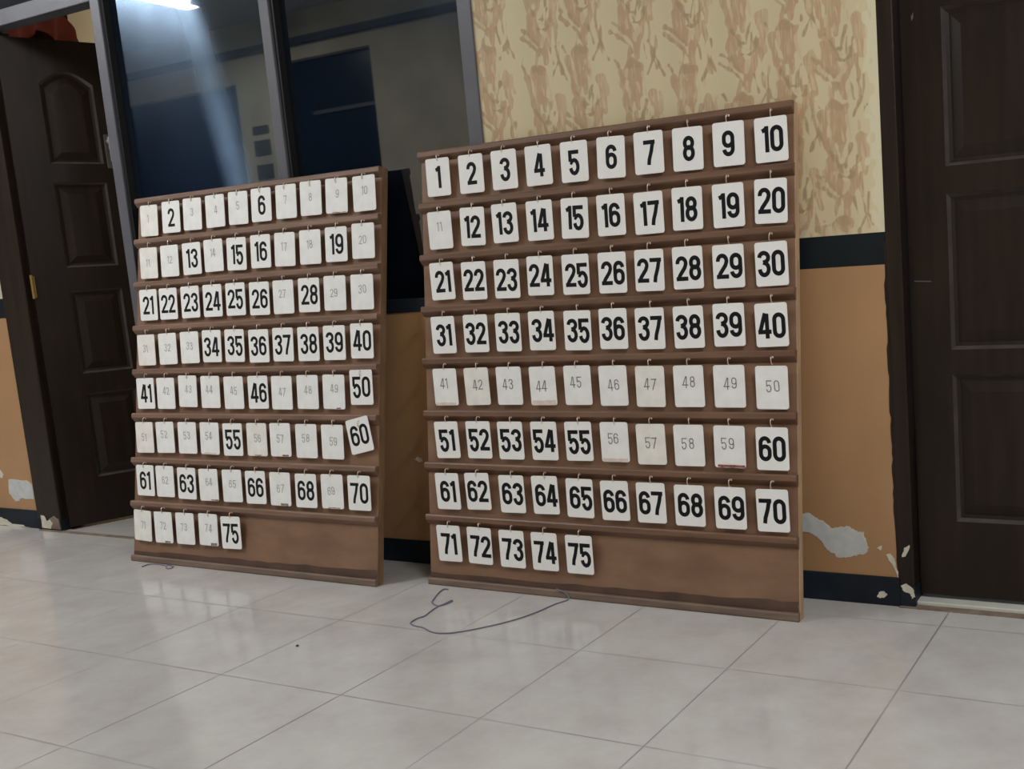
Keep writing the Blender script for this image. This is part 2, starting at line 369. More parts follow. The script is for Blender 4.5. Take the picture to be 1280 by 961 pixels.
fs = np.stack([idx[:-1, :-1], idx[:-1, 1:], idx[1:, 1:], idx[1:, :-1]], -1).reshape(-1, 4)
me.vertices.add(len(vs)); me.vertices.foreach_set('co', vs.ravel().astype(np.float32))
me.loops.add(fs.size); me.loops.foreach_set('vertex_index', fs.ravel().astype(np.int32))
me.polygons.add(len(fs)); me.polygons.foreach_set('loop_start', np.arange(0, fs.size, 4, dtype=np.int32))
me.update(calc_edges=True)
ca = me.color_attributes.new('pattern', 'FLOAT_COLOR', 'POINT')
ca.data.foreach_set('color', np.concatenate([img.reshape(-1, 3), np.ones((img.size // 3, 1))], 1).ravel().astype(np.float32))
me.materials.append(M['paper'])
o = bpy.data.objects.new('floral_panel', me); COL.objects.link(o); o.parent = wall
# masonry: solid wall pieces round the openings (0 tan, 1 black band, 2 cream)
bm = bmesh.new()
def wall_piece(x0, x1, z0, z1, mi, y0=0.0): box(bm, x0, x1, y0, 0.12, z0, z1, mi)
for x0, x1 in ((-1.335, -0.130), (-9.2, -3.83)):
    wall_piece(x0, x1, 0, Z_TAN1, 0); wall_piece(x0, x1, Z_TAN1, Z_BAND, 1)
    if x0 < -5: wall_piece(x0, x1, Z_BAND, CEIL, 2)
    else:
        wall_piece(x0, x1, Z_BAND, 1.86, 2, 0.004); wall_piece(x0, x1, 1.86, CEIL, 2)
wall_piece(-3.03, -1.335, 0, 0.836, 0)
wall_piece(0.78, 3.6, 0, Z_TAN1, 0); wall_piece(0.78, 3.6, Z_TAN1, Z_BAND, 1); wall_piece(0.78, 3.6, Z_BAND, CEIL, 2)
wall_piece(-3.83, -1.335, 2.62, CEIL, 2); wall_piece(-0.13, 0.78, 2.12, CEIL, 2)
obj('wall_masonry', bm, [M['tan'], M['black_band'], M['cream']], wall)
# flaked places low on the wall: bare plaster with a pale torn rim
def ragged(pts, amp, n=5, seed=1):
    r = random.Random(seed); out = []
    for i in range(len(pts)):
        a, b = pts[i], pts[(i + 1) % len(pts)]
        for k in range(n):
            t = k / n; out.append((a[0] + (b[0] - a[0]) * t + r.uniform(-amp, amp), a[1] + (b[1] - a[1]) * t + r.uniform(-amp, amp)))
    return out
def grow(pts, d):
    cx = sum(p[0] for p in pts) / len(pts); cz = sum(p[1] for p in pts) / len(pts)
    return [(p[0] + d * (p[0] - cx) / (math.hypot(p[0] - cx, p[1] - cz) + 1e-6), p[1] + d * (p[1] - cz) / (math.hypot(p[0] - cx, p[1] - cz) + 1e-6)) for p in pts]
def flake(pts, seed, y=0.0, rim=0.004, inner='plaster', amp=0.0025, n=4):
    bm = bmesh.new(); prism(bm, ragged(pts, amp, n, seed), y - 0.0012, y + 0.001, mi=1)
    if rim: 
        prism(bm, grow(ragged(pts, amp, n, seed), -rim), y - 0.0018, y + 0.001, mi=0)
    obj('flaked_patch', bm, [M[inner], M['plaster_edge']], wall)
flake([(-.42, .236), (-.393, .238), (-.374, .242), (-.352, .229), (-.33, .217), (-.313, .203), (-.293, .204), (-.281, .209), (-.256, .208), (-.24, .196), (-.22, .194), (-.214, .171), (-.208, .154), (-.219, .135), (-.245, .13), (-.263, .123), (-.297, .12), (-.304, .131), (-.326, .139), (-.333, .152), (-.34, .166), (-.358, .176), (-.377, .185), (-.42, .19)], 5)
flake([(-.186, .155), (-.171, .163), (-.175, .148)], 6, rim=0, amp=0.001)
flake([(-.161, .14), (-.15, .142), (-.14, .128), (-.137, .107), (-.131, .093), (-.131, .06), (-.135, .085), (-.144, .11), (-.156, .123)], 7, rim=0, amp=0.001)
flake([(-.189, .021), (-.185, .035), (-.172, .04), (-.16, .03), (-.169, .023), (-.18, .019)], 8, y=-0.006, rim=0, amp=0.0015)
flake([(-4.011, .208), (-3.882, .207), (-3.85, .193), (-3.848, .126), (-3.934, .126), (-3.983, .11), (-4.022, .147)], 9)
flake([(-4.12, .30), (-4.08, .27), (-4.04, .225), (-4.06, .21), (-4.12, .25)], 12, rim=0)
flake([(-4.13, .04), (-4.07, .03), (-4.03, .012), (-3.95, .008), (-3.9, .001), (-4.14, .001)], 10, y=-0.006, rim=0)
flake([(-1.735, .352), (-1.722, .362), (-1.708, .358), (-1.70, .349), (-1.716, .344)], 11, rim=0, amp=0.0015)
# ragged dark paint where the jamb colour was brushed over the plaster
bm = bmesh.new(); rr = random.Random(4)
zz = [0.07 + 0.018 * k for k in range(50)]
prism(bm, [(-0.1295, zz[0])] + [(-0.1295, zz[-1])] + [(-0.1335 - rr.uniform(0, 0.0045) * (1 if 0.2 < z < 0.85 else 0.4), z) for z in zz[::-1]], -0.0008, 0.001)
obj('brushed_paint', bm, M['jamb'], wall)

for x0, x1 in ((-3.03, -0.128), (-9.2, -3.81), (0.78, 3.6)):
    bm = bmesh.new(); box(bm, x0, x1, -0.006, 0.02, 0.0, Z_TAN0)
    struct(obj('baseboard_back', bm, M['skirt'], bevel=0.002))

# ------------------------------------------------------------------ window between the doors
win = empty('window_1', (-2.18, 0, 0.836)); struct(win)
WI = Matrix.Translation((2.18, 0, -0.836))
def wchild(name, bm, m, **k):
    bm.transform(WI); return obj(name, bm, m, win, **k)
GY = 0.03
for x0, x1, nm in ((-3.032, -2.982, 'post'), (-2.190, -2.146, 'mullion'), (-1.386, -1.335, 'post')):
    bm = bmesh.new(); box(bm, x0, x1, -0.006, 0.10, 0.836 if x0 > -3 else 0.0, 2.62); wchild(nm, bm, M['frame'], bevel=0.003)
bm = bmesh.new(); box(bm, -2.982, -1.386, -0.006, 0.10, 0.836, 0.880); wchild('bottom_rail', bm, M['skirt'], bevel=0.003)
bm = bmesh.new(); box(bm, -2.982, -1.386, -0.006, 0.10, 2.57, 2.62); wchild('top_rail', bm, M['frame'], bevel=0.003)
for x0, x1 in ((-2.982, -2.190), (-2.146, -1.386)):
    bm = bmesh.new(); box(bm, x0, x1, GY, GY + 0.005, 0.880, 2.57)
    bm.transform(Matrix.Identity(4)); wchild('pane', bm, M['glare_glass' if x0 < -2.5 else 'glass'])
    bm = bmesh.new()  # near-black strips along both sides of the pane recess
    box(bm, x0, x0 + 0.012, 0.004, GY, 0.880, 2.57); box(bm, x1 - 0.006, x1, 0.012, GY, 0.880, 2.57)
    wchild('recess_strip', bm, M['strip_black'])

# ------------------------------------------------------------------ doors
def leaf_mesh(W, H, panels, T=0.036, arch=None):
    """door leaf: local x along its width, z up, front face y=0; sunk mouldings round raised panels (x0,x1,z0,z1)"""
    bm = bmesh.new()
    def arc_top(p, ins):
        x0, x1, z0, z1 = p; x0 += ins; x1 -= ins; z0 += ins; z1 -= ins
        pts = [(x0, z0), (x1, z0)]
        n = 12
        rise = arch if (arch and p is panels[-1]) else 0.0
        for k in range(n + 1):
            t = k / n; pts.append((x1 + (x0 - x1) * t, z1 - rise + rise * math.sin(math.pi * t)))
        return pts
    es = []
    outer = [bm.verts.new((x, 0, z)) for x, z in ((0, 0), (W, 0), (W, H), (0, H))]
    for i in range(4): es.append(bm.edges.new((outer[i], outer[(i + 1) % 4])))
    loops = []
    for p in panels:
        lv = [bm.verts.new((x, 0, z)) for x, z in arc_top(p, 0)]
        for i in range(len(lv)): es.append(bm.edges.new((lv[i], lv[(i + 1) % len(lv)])))
        prev = lv
        for ins, dep in ((0.008, 0.011), (0.017, 0.014), (0.046, 0.003)):
            cur = [bm.verts.new((x, dep, z)) for x, z in arc_top(p, ins)]
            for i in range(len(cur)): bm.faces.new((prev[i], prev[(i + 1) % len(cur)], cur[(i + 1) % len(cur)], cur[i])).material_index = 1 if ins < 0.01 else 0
            prev = cur
        bm.faces.new(prev)
    bmesh.ops.triangle_fill(bm, edges=es, use_beauty=True)
    # drop the filler inside panel outlines (keep the sunk faces)
    kill = []
    for f in bm.faces:
        if all(abs(v.co.y) < 1e-6 for v in f.verts):
            c = f.calc_center_median()
            for p in panels:
                if p[0] < c.x < p[1] and p[2] < c.z < p[3]:
                    rise = arch if (arch and p is panels[-1]) else 0.0
                    t = (p[1] - c.x) / (p[1] - p[0])
                    if c.z < p[3] - rise + rise * math.sin(math.pi * t) - 1e-4: kill.append(f)
    bmesh.ops.delete(bm, geom=kill, context='FACES_ONLY')
    b = [bm.verts.new((x, T, z)) for x, z in ((0, 0), (W, 0), (W, H), (0, H))]
    for i in range(4): bm.faces.new((outer[i], outer[(i + 1) % 4], b[(i + 1) % 4], b[i]))
    bm.faces.new(b)
    return bm
# right-hand door, shut, set back in its jamb
d2 = empty('door_2', (-0.085, 0.05, 0.022)); struct(d2)
pan = [(0.100, 0.70, 0.202, 0.586), (0.100, 0.70, 0.649, 1.036), (0.100, 0.70, 1.104, 1.482), (0.100, 0.70, 1.555, 1.93)]
leaf = obj('leaf', leaf_mesh(0.80, 2.03, pan, arch=0.06), [M['door'], M['ledge_shine']], d2)
bm = bmesh.new()
prism(bm, [(0.028, 1.470), (0.034, 1.480), (0.033, 1.466), (0.029, 1.460)], -0.0006, 0.001)
prism(bm, [(0.012, 0.825), (0.055, 0.822), (0.055, 0.8245), (0.012, 0.827)], -0.0004, 0.001)
obj('scuff_mark', bm, M['frame'], d2)
bm = bmesh.new(); box(bm, -0.048, -0.004, -0.05, 0.06, -0.022, 2.08); obj('jamb', bm, M['jamb'], d2, bevel=0.004)
bm = bmesh.new(); box(bm, 0.804, 0.865, -0.05, 0.06, -0.022, 2.08); obj('jamb', bm, M['jamb'], d2, bevel=0.004)
bm = bmesh.new(); box(bm, -0.004, 0.804, -0.05, 0.06, 2.034, 2.08); obj('head', bm, M['jamb'], d2, bevel=0.004)
# chips out of the jamb foot and black paint smeared over it
bm = bmesh.new(); box(bm, -0.0485, -0.003, -0.0515, 0.04, -0.022, 0.032); obj('painted_foot', bm, M['skirt'], d2)
def chip(parent, pts, y, seed, off=(0, 0)):
    bm = bmesh.new(); prism(bm, [(a - off[0], b - off[1]) for a, b in ragged(pts, 0.0015, 3, seed)], y - 0.001, y + 0.0005); obj('paint_chip', bm, M['plaster_edge'], parent)
chip(d2, [(-.12, .137), (-.112, .159), (-.1, .169), (-.098, .163), (-.11, .138), (-.119, .133)], -0.0505, 3, (-0.085, 0.022))
chip(d2, [(-.125, .058), (-.112, .063), (-.1, .058), (-.092, .046), (-.09, .03), (-.097, .024), (-.102, .036), (-.118, .042)], -0.0520, 4, (-0.085, 0.022))
# threshold tile and the grimy joint in front of it
bm = bmesh.new(); box(bm, -0.094, 0.78, 0.016, 0.14, 0.0, 0.012); struct(obj('trim_1', bm, M['sill'], bevel=0.003))
bm = bmesh.new(); box(bm, -0.13, 0.78, -0.014, 0.016, 0.0, 0.0022); struct(obj('trim_2', bm, M['grime']))

# left-hand door, standing open into the room behind
d1 = empty('door_1', (-3.66, 0.0, 0.0)); struct(d1)
lf = empty('leaf', (0.0, 0.0, 0.0)); lf.parent = d1; lf.location = (0.012, 0.01, 0.012); lf.rotation_euler = (0, 0, math.radians(68))
pan = [(0.128, 0.322, 0.192, 0.548), (0.128, 0.322, 0.632, 0.978), (0.128, 0.322, 1.073, 1.418), (0.128, 0.322, 1.494, 1.862)]
obj('leaf_panel', leaf_mesh(0.47, 1.985, pan, arch=0.05), [M['door'], M['ledge_shine']], lf)
bm = bmesh.new(); box(bm, 0.334, 0.374, -0.006, 0.0, 1.475, 1.615); obj('lock_plate', bm, M['plate'], lf, bevel=0.004)
bm = bmesh.new(); tube(bm, [(0.352, -0.004, 1.585), (0.352, -0.03, 1.585)], 0.012, 12); tube(bm, smooth_path([(0.352, -0.03, 1.60), (0.353, -0.036, 1.57), (0.351, -0.036, 1.535), (0.353, -0.030, 1.50)]), [0.012] * 10 + [0.009] * 9, 10)
obj('door_handle', bm, M['silver'], lf, smooth=True)
bm = bmesh.new(); box(bm, -0.004, 0.008, -0.0065, 0.004, 0.96, 1.045); tube(bm, [(-0.002, -0.006, 0.955), (-0.002, -0.006, 1.05)], 0.006, 10); obj('hinge', bm, M['brass'], lf)
bm = bmesh.new(); box(bm, -0.170, -0.012, -0.012, 0.085, 0.0, 2.02); obj('jamb', bm, M['jamb'], d1, bevel=0.004)
bm = bmesh.new(); box(bm, -0.170, 0.628, -0.006, 0.06, 2.018, 2.078); obj('head', bm, M['frame'], d1, bevel=0.003)
bm = bmesh.new(); box(bm, -0.170, -0.12, -0.006, 0.06, 2.078, 2.62); obj('transom_post', bm, M['frame'], d1)
bm = bmesh.new(); box(bm, -0.12, 0.628, 0.03, 0.035, 2.078, 2.57); obj('transom_pane', bm, M['glass'], d1)
bm = bmesh.new(); box(bm, -0.12, 0.628, -0.006, 0.06, 2.57, 2.62); obj('transom_rail', bm, M['frame'], d1)
bm = bmesh.new(); box(bm, -0.168, -0.01, -0.0135, 0.06, 0.0, 0.045); obj('painted_foot', bm, M['skirt'], d1)
chip(d1, [(-3.80, .062), (-3.775, .060), (-3.765, .040), (-3.74, .046), (-3.725, .031), (-3.745, .006), (-3.80, .008)], -0.0140, 5, (-3.66, 0))
bm = bmesh.new(); prism(bm, ragged([(-3.76, .008), (-3.75, .05), (-3.71, .062), (-3.68, .05), (-3.675, .006)], .002, 3, 8), -0.0144, -0.012); bm.transform(Matrix.Translation((3.66, 0, 0))); obj('worn_patch', bm, M['grime'], d1)
bm = bmesh.new(); box(bm, -3.80, -3.03, -0.030, -0.006, 0.0, 0.0022); struct(obj('trim_3', bm, M['grime']))

# room behind the open door
bm = bmesh.new(); box(bm, -7.5, -3.1, 2.3, 2.36, 0, CEIL); struct(obj('wall_room', bm, M['room']))
bm = bmesh.new(); box(bm, -3.08, -3.045, 0.12, 2.36, 0, CEIL); struct(obj('wall_partition', bm, M['room']))
bm = bmesh.new(); box(bm, -7.56, -7.5, 0.12, 2.36, 0, CEIL); struct(obj('wall_room_far', bm, M['room']))
def cloth(x0, x1, bot, top, y, fold, amp, mat_, name, right=None):
    bm = bmesh.new(); n = 70; m = 14; rows = []
    for j in range(m + 1):
        r = []
        for i in range(n + 1):
            t = i / n; s = j / m
            xr = x1 if right is None else right(top + (bot(x0 + (x1 - x0) * t) - top) * s)
            x = x0 + (xr - x0) * t; z = top + (bot(x) - top) * s
            r.append(bm.verts.new((x, y + amp * math.sin(x * fold + 2.0 * s) * (0.4 + s) , z)))
        rows.append(r)
    for j in range(m):
        for i in range(n): bm.faces.new((rows[j][i], rows[j][i + 1], rows[j + 1][i + 1], rows[j + 1][i]))
    o = obj(name, bm, mat_, smooth=True); md = o.modifiers.new('solid', 'SOLIDIFY'); md.thickness = 0.003
    return o
def swag(x):
    a = 2.17
    d = abs((x + 4.60) / 0.135)
    return a if d > 1 else a + 0.118 * math.sqrt(1 - d * d)
v = cloth(-5.6, -4.26, swag, 2.44, 0.80, 42, 0.012, M['red'], 'curtain_valance', right=lambda z: -4.255 - (z - 2.17) * 0.75)
tag(v, 'red cloth hanging in the room seen above the open left door', 'curtain')
v = cloth(-5.5, -4.45, lambda x: 0.3, 2.43, 0.87, 55, 0.014, M['maroon'], 'curtain')
tag(v, 'dark maroon cloth behind the red one, above the open left door', 'curtain')
bm = bmesh.new(); tube(bm, [(-7.5, 0.84, 2.445), (-3.08, 0.84, 2.445)], 0.010, 10)
tag(obj('curtain_rod', bm, M['silver']), 'thin rod carrying the red cloth in the room behind the left door', 'curtain rod')

# ------------------------------------------------------------------ the far side of the hall (seen mirrored in the dark panes)
OY = -3.60
bm = bmesh.new()
holes = [(-6.05, -5.05, 1.0, 2.72), (-8.4, -6.52, 0.9, 2.62)]
box(bm, -9.2, -8.4, OY - 0.12, OY, 0, CEIL); box(bm, -6.52, -6.05, OY - 0.12, OY, 0, CEIL); box(bm, -5.05, 3.6, OY - 0.12, OY, 0, CEIL)
for x0, x1, z0, z1 in holes:
    box(bm, x0, x1, OY - 0.12, OY, 0, z0); box(bm, x0, x1, OY - 0.12, OY, z1, CEIL)
wf = struct(obj('wall_front', bm, M['opp']))
for z0, z1 in ((2.20, 2.265), (2.03, 2.15), (1.84, 1.955)):
    bm = bmesh.new(); box(bm, -6.38, -6.20, OY, OY + 0.012, z0, z1); obj('vent_block', bm, M['beam'], wf, bevel=0.003)
for i, (x0, x1, z0, z1) in enumerate(holes):
    wn = empty('window_%d' % (i + 2), (x0, OY, z0)); struct(wn)
    bm = bmesh.new(); box(bm, 0, x1 - x0, -0.08, -0.07, 0, z1 - z0); obj('pane', bm, M['dark_glass' if i == 0 else 'blue_glass'], wn)
    if i == 0:
        bm = bmesh.new(); box(bm, 0.30, x1 - x0 - 0.02, -0.07, -0.05, 1.29, 1.318); obj('streak_bar', bm, M['frame'], wn)  # grey bar added to stand in for a dim light streak
bm = bmesh.new(); box(bm, -9.2, 3.6, OY, OY + 0.06, 2.825, 2.875); struct(obj('trim_4', bm, M['beam']))

# ------------------------------------------------------------------ ceiling tube lamps
for k, (x, y, L, W) in enumerate(TUBES):
    t = empty('ceiling_lamp', (x, y, CEIL))
    tag(t, ['ceiling tube lamp mirrored in the left pane as a white glare', 'added unseen ceiling tube lamp in front of the dark window', 'ceiling tube lamp over the right hand door side'][k], 'lamp', 'ceiling tube lamps')
    bm = bmesh.new(); box(bm, -0.04, 0.04, -L / 2, L / 2, -0.045, 0.0); obj('housing', bm, M['lampbody'], t, bevel=0.006)
    bm = bmesh.new(); tube(bm, [(0, -L / 2 + 0.03, -0.066), (0, L / 2 - 0.03, -0.066)], 0.014, 12); obj('tube', bm, M['tube'], t, smooth=True)

# ------------------------------------------------------------------ digits
def arc(cx, cy, rx, ry, a0, a1, n=12):
    return [(cx + rx * math.cos(math.radians(a0 + (a1 - a0) * k / n)), cy + ry * math.sin(math.radians(a0 + (a1 - a0) * k / n))) for k in range(n + 1)]
SW = 0.165; h2 = SW / 2; DW = 0.54
a = h2; b_ = DW - h2; c_ = DW / 2; rx = c_ - h2; T1 = 1 - h2; B0 = h2
DIG = {
 '0': (DW, [(arc(c_, T1 - 0.2, rx, 0.2, 0, 180) + arc(c_, B0 + 0.2, rx, 0.2, 180, 360) + [(b_, T1 - 0.2)], True)]),
 '1': (0.30, [([(0.215, 1.0), (0.215, 0.0)], False), ([(0.02, 0.815), (0.14, 0.86), (0.215, 0.99 - 0.05)], False)]),
 '2': (DW, [(arc(c_, T1 - 0.2, rx, 0.2, 188, 0) + [(b_ - 0.005, 0.66), (b_ - 0.06, 0.52), (0.17, 0.22), (a + 0.02, B0)] , False), ([(0.005, B0), (DW, B0)], False)]),
 '3': (DW, [(arc(c_, T1 - 0.18, rx, 0.18, 180, -80) + [(c_ - 0.04, 0.545)], False), ([(c_ - 0.04, 0.545)] + arc(c_, B0 + 0.21, rx, 0.235, 75, -180), False)]),
 '4': (DW + 0.02, [([(0.32, 1.0), (0.10, 0.33), (0.075, 0.27)], False), ([(0.0, 0.265), (DW + 0.02, 0.265)], False), ([(0.385, 0.98), (0.385, 0.0)], False)]),
 '5': (DW, [([(DW - 0.02, T1), (a, T1), (a, 0.52)], False), (([(a - 0.0, 0.50)] + arc(c_, B0 + 0.22, rx, 0.28, 140, -170)), False)]),
 '6': (DW, [(arc(c_, B0 + 0.2, rx, 0.2, 180, 540) if False else (arc(c_, 0.40, rx, 0.19, 0, 180) + arc(c_, B0 + 0.2, rx, 0.2, 180, 360) + [(b_, 0.40)]), True), (arc(c_, T1 - 0.21, rx, 0.21, 5, 180) + [(a, 0.3)], False)]),
 '7': (DW, [([(0.0, T1), (DW, T1)], False), ([(b_ + 0.0, 0.98), (0.36, 0.55), (0.25, 0.22), (0.22, 0.0)], False)]),
 '8': (DW, [(arc(c_, T1 - 0.2, rx * 0.92, 0.2, -90, 270, 24), True), (arc(c_, B0 + 0.235, rx, 0.235, -90, 270, 24), True)]),
}
DIG['9'] = (DW, [([(DW - x, 1 - y) for x, y in pts], cl) for pts, cl in DIG['6'][1]])
def ribbon(bm, pts, closed, w, z0, z1, mp):
    P = []
    for p in pts:
        if not P or math.hypot(p[0] - P[-1][0], p[1] - P[-1][1]) > 1e-4: P.append(p)
    if closed and math.hypot(P[0][0] - P[-1][0], P[0][1] - P[-1][1]) < 1e-4: P.pop()
    P = [mp(p) for p in P]; n = len(P); Lf, Rt = [], []
    for i in range(n):
        pv = P[i - 1] if (closed or i > 0) else None; nx_ = P[(i + 1) % n] if (closed or i < n - 1) else None
        def nrm(p, q):
            dx, dy = q[0] - p[0], q[1] - p[1]; l = math.hypot(dx, dy) or 1; return (-dy / l, dx / l)
        if pv and nx_:
            n1, n2 = nrm(pv, P[i]), nrm(P[i], nx_); m = (n1[0] + n2[0], n1[1] + n2[1]); d = m[0] * n1[0] + m[1] * n1[1]
            d = max(d, 0.6); m = (m[0] / d, m[1] / d)
        else: m = nrm(P[i], nx_) if nx_ else nrm(pv, P[i])
        Lf.append((P[i][0] + m[0] * w / 2, P[i][1] + m[1] * w / 2)); Rt.append((P[i][0] - m[0] * w / 2, P[i][1] - m[1] * w / 2))
    lv = [[bm.verts.new((x, y, z)) for x, y in L_] for L_ in (Lf, Rt) for z in (z1, z0)]
    rng = range(n) if closed else range(n - 1)
    for i in rng:
        j = (i + 1) % n
        bm.faces.new((lv[0][i], lv[0][j], lv[2][j], lv[2][i]))
        bm.faces.new((lv[0][i], lv[1][i], lv[1][j], lv[0][j])); bm.faces.new((lv[2][i], lv[2][j], lv[3][j], lv[3][i]))
    if not closed:
        for i in (0, n - 1): bm.faces.new((lv[0][i], lv[2][i], lv[3][i], lv[1][i]))
def number_mesh(txt, h, wscale, stroke, gap, off=(0, 0), wob=0.0, rnd=None, zt=0.0011):
    bm = bmesh.new(); tot = sum(DIG[c][0] * wscale * h for c in txt) + gap * (len(txt) - 1); x = -tot / 2
    for k, c in enumerate(txt):
        wd, strokes = DIG[c]; dx, dy = (rnd.uniform(-wob, wob), rnd.uniform(-wob, wob)) if rnd else (0, 0)
        sh = rnd.uniform(-0.08, 0.08) if rnd else 0
        for q, (pts, cl) in enumerate(strokes):
            zz = zt + 0.00006 * (q + 2 * k)
            ribbon(bm, pts, cl, stroke, zz - 0.0004, zz, lambda p: (off[0] + dx + x + p[0] * wscale * h + sh * (p[1] - 0.5) * h, off[1] + dy + (p[1] - 0.5) * h))
        x += wd * wscale * h + gap
    return bm
def card_bm(W, H, r=0.007, t=0.0016):
    pts = []
    for cx, cy, a0 in ((W / 2 - r, H / 2 - r, 0), (-W / 2 + r, H / 2 - r, 90), (-W / 2 + r, -H / 2 + r, 180), (W / 2 - r, -H / 2 + r, 270)):
        pts += arc(cx, cy, r, r, a0, a0 + 90, 5)
    bm = bmesh.new(); prism(bm, pts, -t / 2, t / 2, axis='z'); return bm

# ------------------------------------------------------------------ number boards
CARDS_R = '79,1247,-0.5 204,1245,-0.5 325,1245,0.1 446,1245,0.1 567,1243,-0.7 687,1242,-2.0 806,1242,-0.4 924,1239,-1.1 1043,1239,-0.6 1162,1237,0.2 82,1087,0.2 205,1089,-1.6 323,1090,0.3 446,1088,-0.1 565,1085,-1.9 684,1084,-0.5 803,1080,0.2 920,1082,-0.9 1040,1080,-0.0 1159,1081,-1.6 86,933,0.6 206,928,-0.5 326,927,-1.1 444,930,-1.1 565,927,-0.7 685,925,-0.8 802,925,-1.0 919,925,-0.1 1038,922,-0.2 1159,921,0.5 86,770,0.2 209,771,-0.4 327,771,-0.8 446,772,-0.4 568,769,-1.0 685,770,-0.6 801,767,-0.3 919,767,0.4 1037,769,0.2 1157,765,0.9 89,612,0.4 209,613,1.2 327,614,0.2 446,613,0.7 565,614,0.3 682,612,0.4 799,609,-0.5 917,609,0.2 1036,608,-0.1 1156,604,-0.3 91,451,1.4 211,453,0.5 328,453,0.5 447,454,0.4 565,455,0.7 683,455,0.2 799,451,0.6 915,450,0.3 1034,449,-0.6 1155,446,-0.1 89,294,0.9 203,298,1.6 329,295,0.9 447,297,1.3 565,293,-0.4 681,291,0.9 796,290,0.4 914,288,0.1 1034,287,0.3 1154,286,0.7 90,134,0.8 206,134,-0.7 325,132,0.1 441,132,0.3 560,131,0.3'
CARDS_L = '83,1228,-1.4 201,1232,-0.7 313,1233,-1.3 429,1234,0.1 543,1235,-1.4 654,1236,-0.8 770,1237,-1.0 882,1238,-1.1 995,1236,-2.0 1113,1233,0.2 84,1075,-1.0 197,1076,-0.2 313,1077,0.6 424,1081,0.5 538,1079,-1.3 654,1080,-0.7 767,1079,-1.7 882,1079,-1.1 996,1080,-1.1 1111,1083,-1.3 86,924,-0.2 193,924,-0.1 308,925,0.5 422,925,-0.2 536,925,-0.2 651,922,-0.6 763,922,-0.2 879,923,-0.9 993,924,-1.0 1109,922,-0.7 78,762,0.4 193,764,1.0 308,766,0.5 421,768,-0.5 534,767,-1.0 651,763,0.0 764,765,-0.7 879,764,-0.3 993,765,-0.5 1110,768,-0.8 77,606,0.9 186,606,-0.2 301,613,-0.8 417,610,-0.2 533,607,0.3 650,608,0.3 761,606,-0.5 878,608,-0.5 993,608,-1.0 1110,622,0.4 75,448,0.6 186,450,1.1 302,450,0.1 416,450,-0.6 531,448,0.5 647,450,-0.0 757,451,0.4 875,449,0.2 990,448,-0.2 1105,471,12.0 82,294,-0.2 188,294,0.4 302,291,-0.1 414,290,1.1 531,291,1.3 644,290,1.1 759,289,0.2 876,288,0.4 991,290,0.4 1106,290,0.3 71,132,-2.0 183,131,1.0 297,133,0.7 415,136,0.0 528,132,1.7'
ONES = ['', 'one', 'two', 'three', 'four', 'five', 'six', 'seven', 'eight', 'nine']
